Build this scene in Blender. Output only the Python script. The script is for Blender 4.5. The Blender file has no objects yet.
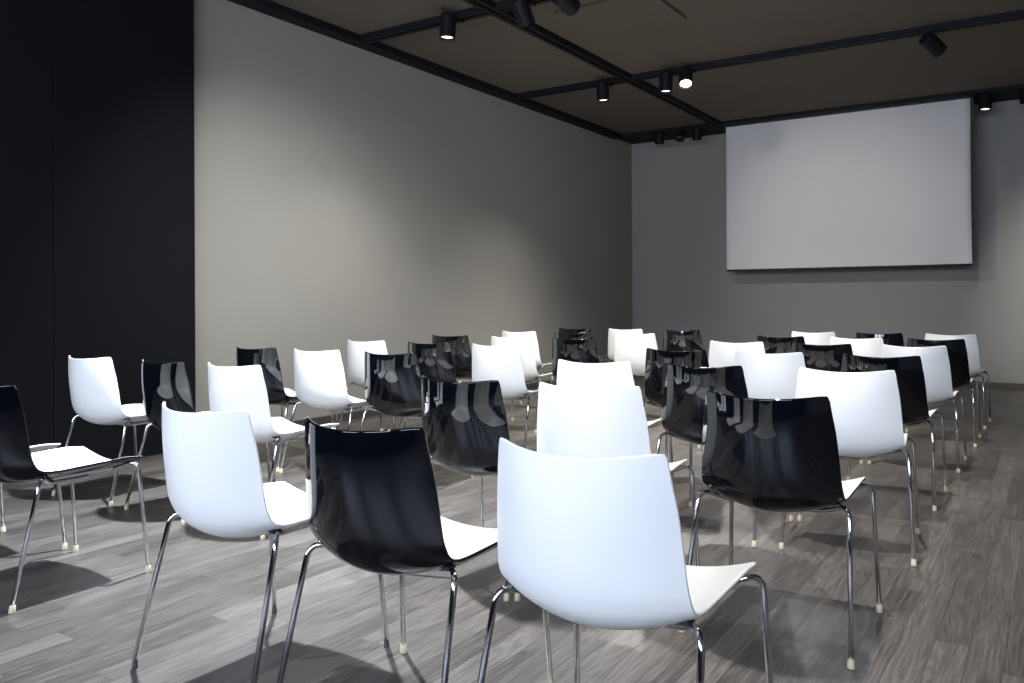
import bpy, bmesh, math, random
from math import sin, cos, pi, radians, sqrt, atan2
from mathutils import Vector, Matrix

random.seed(7)
SC = bpy.context.scene
COL = SC.collection


# ---------------------------------------------------------------- helpers
def link(o):
    COL.objects.link(o)
    return o


def mesh_object(name, verts, faces, mats, parent=None, mat_idx=None, smooth=True, normals=None):
    me = bpy.data.meshes.new(name)
    me.from_pydata([tuple(v) for v in verts], [], faces)
    for m in mats:
        me.materials.append(m)
    for i, p in enumerate(me.polygons):
        p.use_smooth = smooth
        if mat_idx:
            p.material_index = mat_idx[i]
    me.update()
    if normals:
        me.normals_split_custom_set_from_vertices([tuple(n) for n in normals])
    o = link(bpy.data.objects.new(name, me))
    if parent:
        o.parent = parent
    return o


def from_bm(name, bm, mats, parent=None, smooth=False):
    me = bpy.data.meshes.new(name)
    bmesh.ops.recalc_face_normals(bm, faces=bm.faces)
    bm.to_mesh(me)
    bm.free()
    for m in mats:
        me.materials.append(m)
    for p in me.polygons:
        p.use_smooth = smooth
    o = link(bpy.data.objects.new(name, me))
    if parent:
        o.parent = parent
    return o


def bm_box(bm, x0, x1, y0, y1, z0, z1, bevel=0.0):
    vs = [bm.verts.new((x, y, z)) for x in (x0, x1) for y in (y0, y1) for z in (z0, z1)]
    idx = [(0, 1, 3, 2), (4, 6, 7, 5), (0, 4, 5, 1), (2, 3, 7, 6), (0, 2, 6, 4), (1, 5, 7, 3)]
    fs = [bm.faces.new([vs[i] for i in f]) for f in idx]
    if bevel:
        es = list({e for f in fs for e in f.edges})
        bmesh.ops.bevel(bm, geom=es, offset=bevel, segments=2, affect='EDGES')


def box(name, x0, x1, y0, y1, z0, z1, mat, parent=None, bevel=0.0):
    bm = bmesh.new()
    bm_box(bm, x0, x1, y0, y1, z0, z1, bevel)
    return from_bm(name, bm, [mat], parent)


def fillet(pts, radius, seg=7):
    pts = [Vector(p) for p in pts]
    out = [pts[0]]
    for i in range(1, len(pts) - 1):
        a, b, c_ = pts[i - 1], pts[i], pts[i + 1]
        d1 = (a - b); d2 = (c_ - b)
        r = min(radius, d1.length * .48, d2.length * .48)
        p1 = b + d1.normalized() * r
        p2 = b + d2.normalized() * r
        for k in range(seg + 1):
            t = k / seg
            out.append(p1 * (1 - t) ** 2 + b * 2 * t * (1 - t) + p2 * t * t)
    out.append(pts[-1])
    return out


def tube_mesh(path, r, n=12):
    """verts, faces of a closed round tube following path"""
    verts, faces = [], []
    up = None
    for i, p in enumerate(path):
        if i == 0:
            d = path[1] - path[0]
        elif i == len(path) - 1:
            d = path[-1] - path[-2]
        else:
            d = (path[i + 1] - path[i]).normalized() + (path[i] - path[i - 1]).normalized()
        d.normalize()
        if up is None:
            up = Vector((0, 0, 1)) if abs(d.z) < .9 else Vector((0, 1, 0))
        s = d.cross(up).normalized()
        up = s.cross(d).normalized()
        for k in range(n):
            a = 2 * pi * k / n
            verts.append(p + s * (r * cos(a)) + up * (r * sin(a)))
    m = len(path)
    for i in range(m - 1):
        for k in range(n):
            k2 = (k + 1) % n
            faces.append((i * n + k, i * n + k2, (i + 1) * n + k2, (i + 1) * n + k))
    faces.append(tuple(range(n - 1, -1, -1)))
    faces.append(tuple((m - 1) * n + k for k in range(n)))
    return verts, faces


def tube(name, path, r, mat, parent, n=12):
    v, f = tube_mesh(path, r, n)
    o = mesh_object(name, v, f, [mat], parent)
    for p in o.data.polygons[-2:]:
        p.use_smooth = False
    return o


def lathe(name, profile, mat, parent=None, n=24, loc=(0, 0, 0), rot=None, mats=None, idx=None, smooth=True):
    """profile: (r, z) list, closed by poles where r == 0"""
    verts, faces, mi = [], [], []
    rings = []
    for r, z in profile:
        if r == 0:
            rings.append([len(verts)])
            verts.append(Vector((0, 0, z)))
        else:
            rings.append(list(range(len(verts), len(verts) + n)))
            for k in range(n):
                a = 2 * pi * k / n
                verts.append(Vector((r * cos(a), r * sin(a), z)))
    for i in range(len(rings) - 1):
        a, b = rings[i], rings[i + 1]
        for k in range(n):
            k2 = (k + 1) % n
            if len(a) == 1 and len(b) == 1:
                continue
            if len(a) == 1:
                faces.append((a[0], b[k2], b[k]))
            elif len(b) == 1:
                faces.append((a[k], a[k2], b[0]))
            else:
                faces.append((a[k], a[k2], b[k2], b[k]))
            mi.append(idx[i] if idx else 0)
    M = Matrix.Translation(Vector(loc)) @ (rot.to_4x4() if rot else Matrix.Identity(4))
    verts = [M @ v for v in verts]
    return mesh_object(name, verts, faces, mats or [mat], parent, mi, smooth)


def tag(o, label=None, cat=None, group=None, kind=None):
    if label: o['label'] = label
    if cat: o['category'] = cat
    if group: o['group'] = group
    if kind: o['kind'] = kind
    return o


def empty(name, loc, rz=0.0):
    o = link(bpy.data.objects.new(name, None))
    o.empty_display_size = .1
    o.location = loc
    o.rotation_euler = (0, 0, rz)
    return o


def copy_tree(o, parent=None):
    c = o.copy()
    COL.objects.link(c)
    c.parent = parent
    for ch in list(o.children):
        copy_tree(ch, c)
    return c


# ---------------------------------------------------------------- materials
def new_mat(name):
    m = bpy.data.materials.new(name)
    m.use_nodes = True
    nt = m.node_tree
    b = nt.nodes['Principled BSDF']
    return m, nt, b


def add_noise_mix(nt, b, ca, cb, scale, detail=4, rough=None, bump=0.0, coord='Object', stretch=None):
    """base colour = two close tones mixed by noise, with optional bump"""
    N, L = nt.nodes, nt.links
    tc = N.new('ShaderNodeTexCoord')
    src = tc.outputs[coord]
    if stretch:
        mp = N.new('ShaderNodeMapping')
        mp.inputs['Scale'].default_value = stretch
        L.new(src, mp.inputs['Vector'])
        src = mp.outputs['Vector']
    nz = N.new('ShaderNodeTexNoise')
    nz.inputs['Scale'].default_value = scale
    nz.inputs['Detail'].default_value = detail
    L.new(src, nz.inputs['Vector'])
    mx = N.new('ShaderNodeMix')
    mx.data_type = 'RGBA'
    mx.inputs['A'].default_value = (*ca, 1)
    mx.inputs['B'].default_value = (*cb, 1)
    L.new(nz.outputs['Fac'], mx.inputs['Factor'])
    L.new(mx.outputs['Result'], b.inputs['Base Color'])
    if bump:
        bp = N.new('ShaderNodeBump')
        bp.inputs['Strength'].default_value = bump
        bp.inputs['Distance'].default_value = .002
        L.new(nz.outputs['Fac'], bp.inputs['Height'])
        L.new(bp.outputs['Normal'], b.inputs['Normal'])
    return nz


def simple(name, ca, cb, rough, scale=30, metallic=0.0, spec=0.5, bump=0.0, coat=0.0):
    m, nt, b = new_mat(name)
    add_noise_mix(nt, b, ca, cb, scale, bump=bump)
    b.inputs['Roughness'].default_value = rough
    b.inputs['Metallic'].default_value = metallic
    b.inputs['Specular IOR Level'].default_value = spec
    b.inputs['Coat Weight'].default_value = coat
    b.inputs['Coat Roughness'].default_value = .04
    return m


M = {}
M['white_plastic'] = simple('white_plastic', (.80, .80, .79), (.84, .84, .83), .32, 8)
M['black_plastic'] = simple('black_plastic', (.0014, .0019, .0034), (.0020, .0026, .0044), .035, 6, spec=.56)
M['chrome'] = simple('chrome', (.58, .59, .62), (.64, .65, .68), .07, 40, metallic=1.0)
M['cap'] = simple('translucent_cap', (.56, .50, .33), (.66, .60, .44), .4, 60)
M['dark_cap'] = simple('dark_cap', (.05, .05, .06), (.08, .08, .09), .5, 60)
M['grey_plastic'] = simple('grey_plastic', (.60, .60, .59), (.66, .66, .65), .45, 30)
M['dark_plastic'] = simple('dark_plastic', (.015, .015, .017), (.022, .022, .025), .4, 30)
M['wall'] = simple('plaster_grey', (.276, .268, .250), (.296, .288, .268), .85, 2.2, spec=.2, bump=.05)
M['black_wall'] = simple('black_lacquer', (.0052, .0060, .0078), (.0066, .0076, .0096), .6, 1.5, spec=.12)
M['ceiling'] = simple('ceiling_board', (.108, .091, .076), (.118, .100, .084), .85, 1.7, spec=.2)
M['baseboard'] = simple('baseboard_dark', (.050, .049, .048), (.060, .058, .056), .5, 20)
M['track'] = simple('track_black', (.009, .009, .011), (.012, .012, .015), .6, 30, spec=.12)
M['spot_black'] = simple('spot_black', (.007, .007, .009), (.010, .010, .012), .45, 30, spec=.2)
M['screen'] = simple('screen_fabric', (.66, .65, .64), (.68, .67, .66), .8, 5, spec=.1)
M['screen_back'] = simple('screen_black', (.012, .012, .012), (.016, .015, .015), .6, 40)
M['rear_wall'] = simple('rear_plaster', (.09, .09, .09), (.11, .11, .11), .85, 2, spec=.2)


def emission(name, col, strength):
    m, nt, b = new_mat(name)
    N, L = nt.nodes, nt.links
    tc = N.new('ShaderNodeTexCoord')
    nz = N.new('ShaderNodeTexNoise')
    nz.inputs['Scale'].default_value = 40
    L.new(tc.outputs['Object'], nz.inputs['Vector'])
    mx = N.new('ShaderNodeMix'); mx.data_type = 'RGBA'
    mx.inputs['A'].default_value = (*[c * .85 for c in col], 1)
    mx.inputs['B'].default_value = (*col, 1)
    L.new(nz.outputs['Fac'], mx.inputs['Factor'])
    b.inputs['Base Color'].default_value = (.8, .8, .8, 1)
    L.new(mx.outputs['Result'], b.inputs['Emission Color'])
    b.inputs['Emission Strength'].default_value = strength
    return m


M['lens'] = emission('lamp_lens', (1.0, .97, .92), 2.2)
M['lens_bright'] = emission('lamp_lens_bright', (1.0, .97, .92), 14)
M['lens_off'] = simple('lamp_glass', (.06, .06, .06), (.08, .08, .08), .1, 30)


def floor_material():
    m, nt, b = new_mat('oak_planks_grey')
    N, L = nt.nodes, nt.links

    def math_(op, a, bb=None, cc=None):
        n = N.new('ShaderNodeMath'); n.operation = op
        for i, v in enumerate((a, bb, cc)):
            if v is None: continue
            if isinstance(v, (int, float)):
                n.inputs[i].default_value = v
            else:
                L.new(v, n.inputs[i])
        return n.outputs[0]

    tc = N.new('ShaderNodeTexCoord')
    sp = N.new('ShaderNodeSeparateXYZ')
    L.new(tc.outputs['Object'], sp.inputs[0])
    X, Y = sp.outputs['X'], sp.outputs['Y']
    W, LEN = .100, 1.15
    xs = math_('DIVIDE', math_('ADD', X, 20.14 + .0), W)
    row = math_('FLOOR', xs)
    fx = math_('FRACT', xs)
    wn = N.new('ShaderNodeTexWhiteNoise'); wn.noise_dimensions = '1D'
    L.new(row, wn.inputs['W'])
    ys = math_('ADD', math_('DIVIDE', math_('ADD', Y, 30), LEN), math_('MULTIPLY', wn.outputs['Value'], 7.3))
    cl = math_('FLOOR', ys)
    fy = math_('FRACT', ys)
    cb = N.new('ShaderNodeCombineXYZ')
    L.new(row, cb.inputs[0]); L.new(cl, cb.inputs[1])
    w2 = N.new('ShaderNodeTexWhiteNoise'); w2.noise_dimensions = '2D'
    L.new(cb.outputs[0], w2.inputs['Vector'])
    rnd = w2.outputs['Value']
    # grain coordinates: stretched along the plank, shifted per plank
    g = N.new('ShaderNodeCombineXYZ')
    L.new(math_('MULTIPLY', X, 1.0), g.inputs[0])
    L.new(math_('MULTIPLY', Y, .028), g.inputs[1])
    L.new(math_('MULTIPLY', rnd, 37.0), g.inputs[2])
    n1 = N.new('ShaderNodeTexNoise')
    n1.inputs['Scale'].default_value = 150; n1.inputs['Detail'].default_value = 6; n1.inputs['Roughness'].default_value = .6
    L.new(g.outputs[0], n1.inputs['Vector'])
    # cathedral figure
    g2 = N.new('ShaderNodeCombineXYZ')
    L.new(X, g2.inputs[0]); L.new(math_('MULTIPLY', Y, .10), g2.inputs[1]); L.new(math_('MULTIPLY', rnd, 11.0), g2.inputs[2])
    n2 = N.new('ShaderNodeTexNoise')
    n2.inputs['Scale'].default_value = 8.5; n2.inputs['Detail'].default_value = 1.5
    L.new(g2.outputs[0], n2.inputs['Vector'])
    rings = math_('FRACT', math_('MULTIPLY', n2.outputs['Fac'], 17.0))
    rings = math_('ABSOLUTE', math_('SUBTRACT', rings, .5))
    # long soft streaks
    g3 = N.new('ShaderNodeCombineXYZ')
    L.new(X, g3.inputs[0]); L.new(math_('MULTIPLY', Y, .07), g3.inputs[1]); L.new(math_('MULTIPLY', rnd, 5.0), g3.inputs[2])
    n3 = N.new('ShaderNodeTexNoise')
    n3.inputs['Scale'].default_value = 9; n3.inputs['Detail'].default_value = 3
    L.new(g3.outputs[0], n3.inputs['Vector'])
    tone = math_('ADD', math_('MULTIPLY_ADD', rnd, .32, -.05), math_('MULTIPLY_ADD', n1.outputs['Fac'], 1.15, -.22))
    tone = math_('ADD', tone, math_('MULTIPLY_ADD', rings, .34, -.03))
    tone = math_('ADD', tone, math_('MULTIPLY_ADD', n3.outputs['Fac'], .34, -.02))
    rp = N.new('ShaderNodeValToRGB')
    cr = rp.color_ramp
    cr.elements[0].position = .34; cr.elements[0].color = (.039, .0335, .030, 1)
    cr.elements[1].position = 1.0; cr.elements[1].color = (.168, .154, .142, 1)
    e = cr.elements.new(.66); e.color = (.089, .079, .0715, 1)
    L.new(tone, rp.inputs[0])
    # joints
    jx = math_('MINIMUM', fx, math_('SUBTRACT', 1, fx))
    jy = math_('MINIMUM', fy, math_('SUBTRACT', 1, fy))
    j = math_('MINIMUM', math_('MULTIPLY', jx, W), math_('MULTIPLY', jy, LEN))
    mr = N.new('ShaderNodeMapRange')
    mr.inputs['From Min'].default_value = .0003; mr.inputs['From Max'].default_value = .0016
    L.new(j, mr.inputs['Value'])
    mx = N.new('ShaderNodeMix'); mx.data_type = 'RGBA'
    mx.inputs['A'].default_value = (.036, .032, .029, 1)
    L.new(rp.outputs['Color'], mx.inputs['B'])
    L.new(mr.outputs['Result'], mx.inputs['Factor'])
    L.new(mx.outputs['Result'], b.inputs['Base Color'])
    rr = N.new('ShaderNodeMapRange')
    rr.inputs['To Min'].default_value = .28; rr.inputs['To Max'].default_value = .44
    L.new(n1.outputs['Fac'], rr.inputs['Value'])
    L.new(rr.outputs['Result'], b.inputs['Roughness'])
    b.inputs['Specular IOR Level'].default_value = .5
    bp = N.new('ShaderNodeBump')
    bp.inputs['Strength'].default_value = .25; bp.inputs['Distance'].default_value = .0015
    hh = math_('ADD', math_('MULTIPLY', n1.outputs['Fac'], .5), mr.outputs['Result'])
    L.new(hh, bp.inputs['Height'])
    L.new(bp.outputs['Normal'], b.inputs['Normal'])
    return m


M['floor'] = floor_material()

# ---------------------------------------------------------------- room
XL, YB, ZC = -5.65, 12.17, 3.64      # left wall, projection wall, ceiling
XR, YR = 4.6, -2.8                   # right wall and window wall behind the camera
ZT = 3.60                            # underside of the back trim
ZK = 3.585                           # underside of the tracks


def struct(o):
    o['kind'] = 'structure'
    return o


struct(box('floor', XL - .2, XR + .2, YR - .2, YB + .2, -.12, 0, M['floor']))
struct(box('ceiling', XL - .2, XR + .2, YR - .2, YB + .2, ZC, ZC + .12, M['ceiling']))
struct(box('wall_left', XL - .2, XL, 3.0, YB, 0, ZC, M['wall']))
struct(box('wall_back', XL - .2, XR + .2, YB, YB + .2, 0, ZC, M['wall']))
struct(box('wall_right', XR, XR + .2, YR, YB, 0, ZC, M['wall']))

# black lacquered stretch of the left wall, standing 10 cm proud, in tall panels with fine joints
bm = bmesh.new()
ys = [YR, -1.43, .04, 1.51, 2.975, 4.062]
for a, b_ in zip(ys[:-1], ys[1:]):
    bm_box(bm, XL - .2, XL + .10, a + .002, b_ - .002, 0, ZC, .0)
bm_box(bm, XL - .2, XL + .092, YR, 4.05, 0, ZC)
struct(from_bm('wall_left_front', bm, [M['black_wall']]))

# baseboards
struct(box('baseboard_left', XL, XL + .014, 4.065, YB, 0, .07, M['baseboard'], bevel=.002))
struct(box('baseboard_back', XL + .014, XR, YB - .014, YB, 0, .07, M['baseboard'], bevel=.002))

# black recess trims where ceiling meets the walls
struct(box('trim_1', XL, XL + .15, 4.07, 11.50, 3.573, ZC, M['track'], bevel=.002))
struct(box('trim_2', XL, XR, 11.50, YB, ZT, ZC, M['track'], bevel=.002))

# wall with tall windows behind the camera (daylight)
bm = bmesh.new()
wins = [(-5.0, -2.9), (-2.3, -.2), (.4, 2.5)]
WZ0, WZ1 = 1.75, 3.05
xs = [XL - .2] + [v for w in wins for v in w] + [XR + .2]
for i in range(0, len(xs), 2):
    bm_box(bm, xs[i], xs[i + 1], YR - .2, YR, 0, ZC)
for a, b_ in wins:
    bm_box(bm, a, b_, YR - .2, YR, 0, WZ0)
    bm_box(bm, a, b_, YR - .2, YR, WZ1, ZC)
struct(from_bm('wall_front', bm, [M['rear_wall']]))
for i, (a, b_) in enumerate(wins):
    bm = bmesh.new()
    f = .05
    bm_box(bm, a, a + f, YR - .14, YR - .06, WZ0, WZ1)
    bm_box(bm, b_ - f, b_, YR - .14, YR - .06, WZ0, WZ1)
    bm_box(bm, a + f, b_ - f, YR - .14, YR - .06, WZ0, WZ0 + f)
    bm_box(bm, a + f, b_ - f, YR - .14, YR - .06, WZ1 - f, WZ1)
    mid = (a + b_) / 2
    bm_box(bm, mid - .025, mid + .025, YR - .14, YR - .06, WZ0 + f, WZ1 - f)
    struct(from_bm('window_%d' % (i + 1), bm, [M['track']]))
    li = bpy.data.lights.new('window_daylight', 'AREA')
    li.shape = 'RECTANGLE'; li.size = b_ - a - .1; li.size_y = WZ1 - WZ0 - .1
    li.energy = 170
    li.color = (.70, .80, 1.0)
    lo = link(bpy.data.objects.new('window_daylight', li))
    lo.location = (mid, YR - .05, (WZ0 + WZ1) / 2)
    lo.rotation_euler = (radians(90), 0, 0)      # shines towards +Y


# ---------------------------------------------------------------- lighting tracks
def track_mesh(name, segs, axis):
    """inverted U rail, 9 cm wide, with a groove; segs: list of (start, end, centre)"""
    bm = bmesh.new()
    for a, b_, cpos in segs:
        for lo, hi, z0 in ((-.060, -.016, ZK), (.016, .060, ZK), (-.016, .016, ZK + .026)):
            if axis == 'X':
                bm_box(bm, a, b_, cpos + lo, cpos + hi, z0, ZC)
            else:
                bm_box(bm, cpos + lo, cpos + hi, a, b_, z0, ZC)
    return from_bm(name, bm, [M['track']])


XC = -4.02
tag(track_mesh('lighting_track', [(YR, 11.50, XC)], 'Y'),
    'long black ceiling track running from overhead towards the left edge of the screen', 'lighting track', 'black ceiling tracks')
for yc, lab in ((5.90, 'black ceiling cross track nearest the camera, from the left wall to its large spotlight'),
                (8.60, 'black ceiling cross track spanning the room in front of the projection screen'),
                (3.22, 'black ceiling cross track overhead, above the front rows of chairs'),
                (.52, 'added unseen ceiling cross track behind the camera')):  # last one is an unseen rail added to carry lamps behind the camera
    o = track_mesh('lighting_track', [(XL + .15 if yc > 4.2 else XL + .10, XC - .061, yc), (XC + .061, XR, yc)], 'X')
    tag(o, lab, 'lighting track', 'black ceiling tracks')

# ceiling access panel between the two cross tracks
hatch = box('ceiling_panel', -3.66, -2.75, 6.30, 7.08, ZC - .03, ZC, M['ceiling'], bevel=.002)
tag(hatch, 'flat square ceiling hatch panel beside the long track at the top of the photo', 'ceiling panel')


# ---------------------------------------------------------------- spotlights
def spotlight(x, y, aim, label, lens='lens', energy=0, size=50, blend=.6, col=(1, .95, .88), zt=None, radius=.06, lift=0.0):
    zt = zt or ZK
    root = empty('track_spotlight', (x, y, zt))
    tag(root, label, 'spotlight', 'black track spotlights')
    piv = Vector((0, -.140, -.045 + lift))
    d = (Vector(aim) - (Vector((x, y, zt)) + piv)).normalized()
    z = -d
    xax = Vector((0, 1, 0)).cross(z)
    if xax.length < 1e-3: xax = Vector((1, 0, 0))
    xax.normalize()
    R = Matrix((xax, z.cross(xax), z)).transposed()
    box('adapter', -.05, .05, -.030, .030, -.0225, -.0006, M['spot_black'], root, .003)
    box('arm', -.014, .014, -.100, -.020, -.018 , -.006, M['spot_black'], root, .002)
    # hollow cylindrical housing: outer wall, lip, inner reflector cone
    c0 = piv - d * .055
    prof = [(0, 0), (.060, 0), (.069, -.008), (.071, -.02), (.071, -.205), (.069, -.21), (.064, -.21), (.060, -.196), (.052, -.165), (0, -.165)]
    lathe('housing', prof, M['spot_black'], root, 28, c0, R, smooth=False)
    lathe('lens', [(0, -.186), (.057, -.188), (.055, -.1795), (0, -.178)], M[lens], root, 28, c0, R)
    if energy:
        li = bpy.data.lights.new('lamp_beam', 'SPOT')
        li.energy = energy; li.spot_size = radians(size); li.spot_blend = blend
        li.color = col; li.shadow_soft_size = radius
        lo = link(bpy.data.objects.new('lamp_beam', li))
        lo.parent = root
        lo.location = c0 + d * .235
        lo.rotation_euler = R.to_euler()
    return root


WARM = (1.0, .95, .88)
S = spotlight
S(-4.40, 5.90, (-4.45, 5.55, 0), 'black cylinder spotlight near the left wall, pointing straight down, on the near cross track', energy=210, size=105, blend=1, col=WARM)
S(-3.66, 5.90, (-3.2, 7.6, .5), 'tilted black spotlight just right of where the near cross track meets the long track', 'lens_off', energy=420, size=90, blend=1, col=WARM, lift=-.02)
S(-3.27, 5.90, (-2.4, 11.7, 1.9), 'black spotlight cut off by the top edge of the photo above the ceiling hatch', 'lens_off', energy=330, size=40, blend=1, col=WARM, lift=-.03)
S(-4.28, 8.60, (-4.08, 8.4, 0), 'black spotlight on the far cross track, left of the long track, pointing down', energy=230, size=110, blend=1, col=WARM, lift=-.02)
S(-3.52, 8.60, (-3.52, 8.3, 0), 'black downward spotlight with pale lens, just left of the glaring one', energy=420, size=100, blend=1, col=WARM, lift=-.025)
S(-3.30, 8.60, (-2.4, 6.3, 0), 'glaring lit spotlight on the far cross track facing the camera', 'lens_bright', energy=500, size=80, blend=1, col=WARM, lift=-.02)
S(-.97, 8.60, (1.7, 12.17, .6), 'tilted black spotlight in front of the screen, turned to the right', 'lens_off', energy=800, size=68, blend=1, col=WARM, lift=-.07)
S(-4.94, 11.75, (-4.94, 11.6, 0), 'small dark spotlight nearest the room corner on the back wall trim', 'lens_off', zt=ZT, lift=.05)
S(-4.60, 11.75, (-4.58, 11.0, 2.4), 'short dark spotlight in the middle of three beside the screen', 'lens_off', zt=ZT, lift=.05)
S(-4.36, 11.75, (-4.36, 11.6, 0), 'dark spotlight closest to the left edge of the projection screen', 'lens_off', zt=ZT, lift=.05)
S(-.72, 11.80, (-.85, 11.2, 0), 'small spotlight with glinting lens at the right top corner of the screen', 'lens', zt=ZT, lift=.01)
S(-.30, 11.80, (-.25, 11.6, 0), 'dark spotlight at the right edge of the photo on the back wall trim', 'lens_off', zt=ZT, lift=.05)
# the nearer tracks, over the front rows and behind the camera
COOL = (.93, .97, 1.0)
S(-3.40, 3.22, (-3.3, 2.4, 0), 'black spotlight overhead on the nearest track, above the left aisle', energy=1750, size=88, blend=1, col=(.86, .93, 1.0))
S(-1.00, 3.22, (-1.0, 2.9, 0), 'black spotlight overhead on the nearest track, above the right-hand front chairs', energy=400, size=100, blend=1, col=(1, .97, .93))
S(-1.10, 5.90, (-1.2, 5.8, 0), 'black spotlight overhead on the near cross track, above the right-hand rows', energy=380, size=110, blend=1, col=WARM)
S(-3.20, .52, (-3.5, 4.2, .3), 'added unseen spotlight behind the camera on the rear track, aimed at the left rows', energy=240, size=56, blend=1, col=COOL)  # added lamp out of view, brightens the chair backs on the left
S(-.30, .52, (-1.6, 4.0, .3), 'added unseen spotlight behind the camera on the rear track, aimed at the right rows', energy=250, size=60, blend=1, col=COOL)  # likewise added, lights the backs right of the aisle
S(-1.60, 3.22, (-2.6, 7.2, .4), 'added unseen spotlight overhead on the nearest track, aimed at the last rows', energy=230, size=60, blend=1, col=WARM, lift=-.04)  # extra unseen lamp put in to lift the rear chair backs
S(-2.60, 3.22, (-5.65, 5.3, .35), 'added unseen spotlight overhead on the nearest track, washing the grey left wall', energy=600, size=74, blend=1, col=(1, .98, .93), lift=-.04)  # wash lamp put in out of view to brighten the lower wall

# ---------------------------------------------------------------- projection screen
scr = empty('hanging_projection_screen', (-2.40, 11.66, 0))
tag(scr, 'large white roll-down projection screen hanging from the ceiling on the back wall', 'projection screen')
SX0, SX1, SZ0, SZ1 = -3.945 + 2.40, -.885 + 2.40, 1.556, ZT
nx, nz = 40, 24
verts, faces, mi = [], [], []


def screen_pt(u, v, dy):
    x = SX0 + (SX1 - SX0) * u
    bow = -.030 * max(0, (u - .8) / .2) ** 2 * (v) + .012 * sin(pi * u) * v
    flare = .016 * (v ** 2) * max(0, (u - .6) / .4) ** 2
    return Vector((x + flare, bow + dy, SZ1 + (SZ0 - SZ1) * v))


for dy in (-.001, .001):
    for j in range(nz + 1):
        for i in range(nx + 1):
            verts.append(screen_pt(i / nx, j / nz, dy))
n0 = (nx + 1) * (nz + 1)
for j in range(nz):
    for i in range(nx):
        a = j * (nx + 1) + i
        q = (a, a + nx + 1, a + nx + 2, a + 1)
        faces.append(q); mi.append(0)
        faces.append(tuple(n0 + k for k in reversed(q))); mi.append(1)


def strip(seq):
    for a, b_ in zip(seq[:-1], seq[1:]):
        faces.append((a, b_, n0 + b_, n0 + a)); mi.append(1)


strip([j * (nx + 1) for j in range(nz + 1)])
strip([j * (nx + 1) + nx for j in range(nz + 1)])
mesh_object('fabric', verts, faces, [M['screen'], M['screen_back']], scr, mi)
# weight bar sewn into the bottom hem, following the fabric
path = [screen_pt(i / 20, 1, 0) + Vector((0, 0, -.013)) for i in range(21)]
v, f = tube_mesh(path, .014, 10)
mesh_object('bottom_bar', v, f, [M['screen_back']], scr)
box('roller_case', SX0 - .02, SX1 + .03, -.045, .07, ZT - .018, ZT, M['screen_back'], scr, .004)
# dark strip standing in for the screen's shadow at its right edge
bm = bmesh.new()
bm_box(bm, SX1 + .002, SX1 + .035, .03, .034, SZ0 + .02, ZT - .018)
from_bm('side_shadow', bm, [M['screen_back']], scr)

# ---------------------------------------------------------------- the chair
EDGE = [(.196, .050, .812), (.205, .058, .75), (.2125, .067, .70), (.2175, .073, .65), (.2213, .079, .60), (.2245, .085, .55),
        (.2275, .093, .517), (.229, .110, .488), (.229, .140, .472), (.229, .190, .467), (.229, .28, .469), (.229, .38, .472),
        (.2275, .47, .474), (.225, .548, .468)]
CENT = [(-.027, .799), (-.030, .75), (-.029, .70), (-.023, .65), (-.014, .60), (-.003, .55),
        (.012, .505), (.038, .462), (.085, .426), (.150, .411), (.25, .409), (.36, .417),
        (.46, .426), (.560, .423)]
TH = .010


def catmull(pts, m):
    pts = [Vector(p) for p in pts]
    out = []
    n = len(pts)
    for i in range(n - 1):
        p0 = pts[max(i - 1, 0)]; p1 = pts[i]; p2 = pts[i + 1]; p3 = pts[min(i + 2, n - 1)]
        if i == 0: p0 = p1 * 2 - p2
        if i == n - 2: p3 = p2 * 2 - p1
        for k in range(m):
            t = k / m
            out.append(.5 * ((2 * p1) + (p2 - p0) * t + (2 * p0 - 5 * p1 + 4 * p2 - p3) * t * t + (3 * p1 - p0 - 3 * p2 + p3) * t ** 3))
    out.append(pts[-1])
    return out


SUB, NT = 4, 18
eg = catmull(EDGE, SUB)
ct = catmull([(0, y, z) for y, z in CENT], SUB)
NS = len(eg)
GRID = []          # outer (rear / under) face points
for i in range(NS):
    rowp = []
    for j in range(NT + 1):
        t = -1 + 2 * j / NT
        a = t * t
        p = Vector((eg[i].x * t, eg[i].y * a + ct[i].y * (1 - a), eg[i].z * a + ct[i].z * (1 - a)))
        rowp.append(p)
    GRID.append(rowp)
# slightly rounded free corners
for i, s in ((0, 1), (NS - 1, -1)):
    for j in (0, NT):
        q = GRID[i][j]
        n1 = GRID[i + s][j]; n2 = GRID[i][1 if j == 0 else NT - 1]
        GRID[i][j] = q + (n1 - q) * .14 + (n2 - q) * .10


def gnormal(i, j):
    a = GRID[min(i + 1, NS - 1)][j] - GRID[max(i - 1, 0)][j]
    b_ = GRID[i][min(j + 1, NT)] - GRID[i][max(j - 1, 0)]
    return b_.cross(a).normalized()      # checked below to point to the outer side


NRM = [[gnormal(i, j) for j in range(NT + 1)] for i in range(NS)]
if NRM[8][NT // 2].y > 0:
    NRM = [[-n for n in r] for r in NRM]


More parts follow.
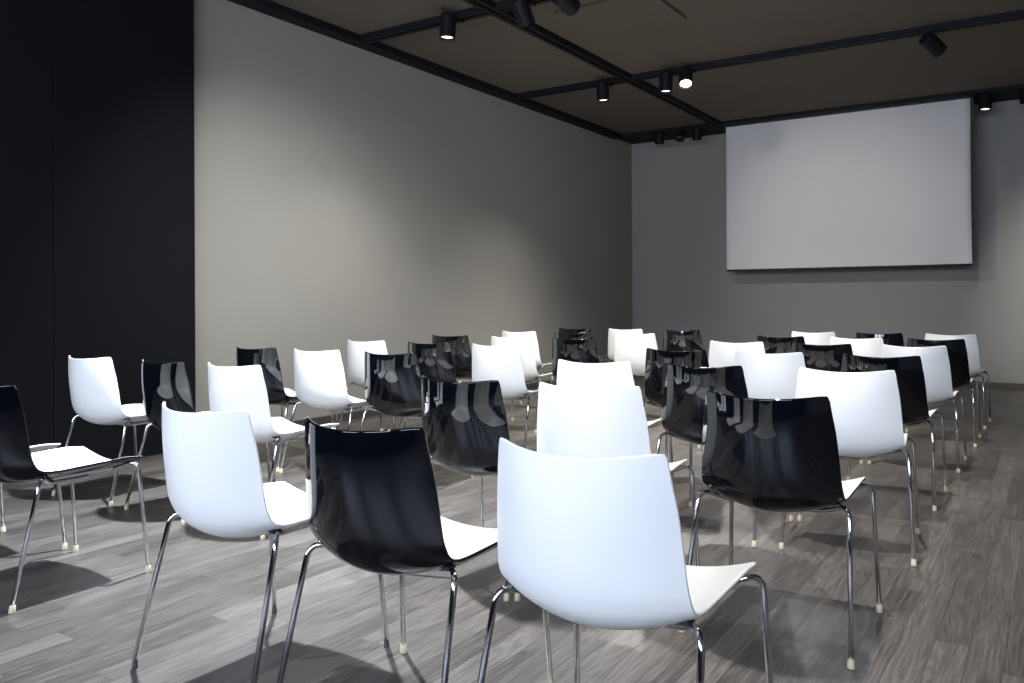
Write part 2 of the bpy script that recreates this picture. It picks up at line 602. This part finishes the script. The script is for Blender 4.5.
def shell_part(name, i0, i1, out_mat, in_mat, parent, top, front):
    verts, nrm, faces, mi = [], [], [], []

    def grid(off, sgn, m):
        base = len(verts)
        for i in range(i0, i1 + 1):
            for j in range(NT + 1):
                verts.append(GRID[i][j] - NRM[i][j] * off)
                nrm.append(NRM[i][j] * sgn)
        w = NT + 1
        for i in range(i1 - i0):
            for j in range(NT):
                a = base + i * w + j
                q = (a, a + 1, a + w + 1, a + w)
                fn = (verts[q[1]] - verts[q[0]]).cross(verts[q[3]] - verts[q[0]])
                if fn.dot(nrm[a]) < 0: q = tuple(reversed(q))
                faces.append(q); mi.append(m)

    grid(0, 1, 0)
    grid(TH, -1, 1)
    # half-round rim around the free edges
    loop = []
    left = [(i, 0) for i in range(i0, i1 + 1)]
    right = [(i, NT) for i in range(i0, i1 + 1)]
    if top:      # up the left side, over the top, down the right side
        loop = list(reversed(left)) + [(0, j) for j in range(1, NT)] + right
    if front:
        loop = left + [(NS - 1, j) for j in range(1, NT)] + list(reversed(right))
    K = 4
    base = len(verts)
    m = len(loop)
    for k, (i, j) in enumerate(loop):
        n = NRM[i][j]
        a, b_ = loop[max(k - 1, 0)], loop[min(k + 1, m - 1)]
        tan = (GRID[b_[0]][b_[1]] - GRID[a[0]][a[1]]).normalized()
        o = tan.cross(n).normalized()
        ctr = GRID[min(max(i, 2), NS - 3)][NT // 2] if j not in (0, NT) else GRID[i][NT // 2]
        if o.dot(GRID[i][j] - ctr) < 0: o = -o
        c_ = GRID[i][j] - n * (TH / 2)
        for q in range(K + 1):
            th = pi * q / K
            nn = n * cos(th) + o * sin(th)
            verts.append(c_ + nn * (TH / 2)); nrm.append(nn)
    for k in range(m - 1):
        for q in range(K):
            a = base + k * (K + 1) + q
            qd = (a, a + 1, a + K + 2, a + K + 1)
            fn = (verts[qd[1]] - verts[qd[0]]).cross(verts[qd[3]] - verts[qd[0]])
            if fn.dot(nrm[a] + nrm[a + 1]) < 0: qd = tuple(reversed(qd))
            faces.append(qd); mi.append(0 if q < K - 1 else 1)
    return mesh_object(name, verts, faces, [out_mat, in_mat], parent, mi, True, nrm)


CUT = 8 * SUB


def make_chair(black, dark_caps=False):
    root = empty('conference_chair', (0, 0, 0))
    om = M['black_plastic'] if black else M['white_plastic']
    o = shell_part('backrest', 0, CUT, om, M['white_plastic'], root, True, False)
    if black: o['label'] = 'glossy black backrest with a white front face'
    o = shell_part('seat', CUT, NS - 1, om, M['white_plastic'], root, False, True)
    if black: o['label'] = 'white seat with black underside'
    ch = M['chrome']
    cap = M['dark_cap'] if dark_caps else M['cap']
    rear_half = lambda s: [(.06 * s, .265, .402), (.15 * s, .195, .420), (.245 * s, .116, .464), (.268 * s, .0, .022)]
    front_half = lambda s: [(.06 * s, .375, .404), (.15 * s, .45, .427), (.252 * s, .506, .468), (.269 * s, .541, .022)]
    cr = .74 if dark_caps else 1.0
    for half, fy in ((rear_half, 0.0), (front_half, .541)):
        for s in (-1, 1):
            pts = fillet(half(s), .050, 10)
            lg = tube('leg', pts, .0083, ch, root, 12)
            fx = .268 if fy == 0 else .269
            d = (pts[-2] - pts[-1]).normalized()
            R = Vector((0, 0, 1)).rotation_difference(d).to_matrix()
            lathe('foot_cap', [(0, -.0), (.0118 * cr, -.0), (.0122 * cr, .004), (.0104 * cr, .027 * cr), (.0085, .029 * cr), (0, .029 * cr)], cap, lg, 14,
                  (fx * s, fy, .0), R.lerp(Matrix.Identity(3), .6))
    bm = bmesh.new()
    bm_box(bm, -.085, .085, .245, .395, .395, .408, .004)
    from_bm('mounting_plate', bm, [M['grey_plastic']], root)
    for s in (-1, 1):
        bm = bmesh.new()
        bm_box(bm, .158 * s - .008, .158 * s + .008, .205, .470, .429, .4395, .002)
        from_bm('seat_rail', bm, [M['grey_plastic']], root)
        bm = bmesh.new()
        bm_box(bm, .203 * s - .012, .203 * s + .012, .126, .160, .452, .462, .003)
        from_bm('bracket', bm, [M['dark_plastic']], root)
    return root


POSES = {
'r0c0': (-0.841, 1.488, 0.0032), 'r0c1': (-1.468, 1.505, 0.0182), 'r0c2': (-2.098, 1.508, -0.0109), 'r0c4': (-3.429, 1.541, 0.0040), 'r0c5': (-4.038, 1.528, 0.0115),
'r1c0': (-0.795, 2.674, 0.0197), 'r1c1': (-1.425, 2.647, 0.0908), 'r1c2': (-1.992, 2.614, -0.0534), 'r1c4': (-3.406, 2.658, -0.0014), 'r1c5': (-3.952, 2.635, -0.0543), 'r1c6': (-4.624, 2.633, 0.0436),
'r2c0': (-0.774, 3.826, 0.1033), 'r2c1': (-1.421, 3.778, -0.0389), 'r2c2': (-1.979, 3.749, 0.0846), 'r2c4': (-3.369, 3.770, 0.0298), 'r2c5': (-3.988, 3.766, 0.0365), 'r2c6': (-4.573, 3.769, 0.0137),
'r3c0': (-0.815, 4.914, 0.0005), 'r3c1': (-1.434, 4.928, 0.0045), 'r3c2': (-2.009, 4.910, -0.0014), 'r3c4': (-3.359, 4.881, 0.0113), 'r3c5': (-3.977, 4.895, 0.0191), 'r3c6': (-4.612, 4.894, 0.0136),
'r4c0': (-0.805, 6.072, 0.0090), 'r4c1': (-1.389, 6.055, 0.0198), 'r4c2': (-1.994, 6.052, 0.0298), 'r4c4': (-3.349, 6.024, 0.0249), 'r4c5': (-3.971, 6.029, 0.0564), 'r4c6': (-4.631, 6.020, 0.0333),
'r5c0': (-0.791, 7.188, 0.0110), 'r5c1': (-1.366, 7.151, 0.0160), 'r5c2': (-1.978, 7.156, 0.0172), 'r5c4': (-3.321, 7.157, 0.0190), 'r5c5': (-3.974, 7.136, 0.0152), 'r5c6': (-4.610, 7.149, 0.0292),
'r6c0': (-0.794, 8.253, -0.0120), 'r6c1': (-1.382, 8.276, 0.0154), 'r6c2': (-1.970, 8.276, 0.0172), 'r6c4': (-3.298, 8.264, 0.0071), 'r6c5': (-3.953, 8.278, 0.0170), 'r6c6': (-4.571, 8.261, 0.0413),
}
SPECIAL = {
'r0c0': 'white chair at the front right, nearest the camera, showing its whole back',
'r0c1': 'glossy black chair between two white chairs in the nearest row',
'r0c2': 'white chair in the nearest row beside the aisle, left of the black chair',
'r0c4': 'black chair with white seat, half cut off by the left edge of the photo',
'r0c5': 'white chair mostly beyond the left edge, only seat tip and legs showing',
'r1c0': 'glossy black chair at the right end of the second row, legs fully visible',
'r6c0': 'white chair at the right end of the last row, nearest the screen',
}
ROW = ['nearest row', 'second row', 'third row', 'fourth row', 'fifth row', 'row before last', 'last row']
PLACE = {0: 'at the right end of the {r}', 1: 'in the middle of the {r}, right of the aisle', 2: 'just right of the aisle in the {r}',
         4: 'just left of the aisle in the {r}', 5: 'in the middle of the {r}, left of the aisle', 6: 'at the left end of the {r}, by the wall'}
proto = {}
for key, (x, y, rz) in POSES.items():
    r, c = int(key[1]), int(key[3])
    seq = c if c < 3 else c - 1
    black = (r + seq) % 2 == 1
    kind = (black, key == 'r0c2')
    if kind not in proto:
        proto[kind] = ch_ = make_chair(*kind)
    else:
        ch_ = copy_tree(proto[kind])
    ch_.location = (x, y, 0)
    ch_.rotation_euler = (0, 0, rz)
    lab = SPECIAL.get(key) or ('black-backed chair ' if black else 'all-white chair ') + PLACE[c].format(r=ROW[r])
    tag(ch_, lab, 'chair', 'chairs right of the aisle' if c < 3 else 'chairs left of the aisle')

# ---------------------------------------------------------------- camera and view
cam = bpy.data.cameras.new('camera')
cam.sensor_width = 36.0
cam.lens = 837.19 * 36 / 1024
cam.shift_y = -39.88 / 1024
cam.clip_start = .05
co = link(bpy.data.objects.new('camera', cam))
co.location = (0, 0, 1.1147)
co.rotation_euler = (Matrix.Rotation(.5774, 3, 'Z') @ Matrix.Rotation(pi / 2, 3, 'X') @ Matrix.Rotation(-.0043, 3, 'Z')).to_euler()
SC.camera = co

w = bpy.data.worlds.new('world')
SC.world = w
w.use_nodes = True
w.node_tree.nodes['Background'].inputs['Color'].default_value = (.55, .72, 1.0, 1)
w.node_tree.nodes['Background'].inputs['Strength'].default_value = .6

SC.view_settings.view_transform = 'Standard'
SC.view_settings.look = 'None'
SC.view_settings.gamma = 1.0
SC.view_settings.use_curve_mapping = False
SC.view_settings.exposure = 0.0
SC.cycles.use_denoising = True
SC.cycles.max_bounces = 10
SC.cycles.diffuse_bounces = 5
SC.cycles.glossy_bounces = 5
SC.cycles.sample_clamp_indirect = 6.0
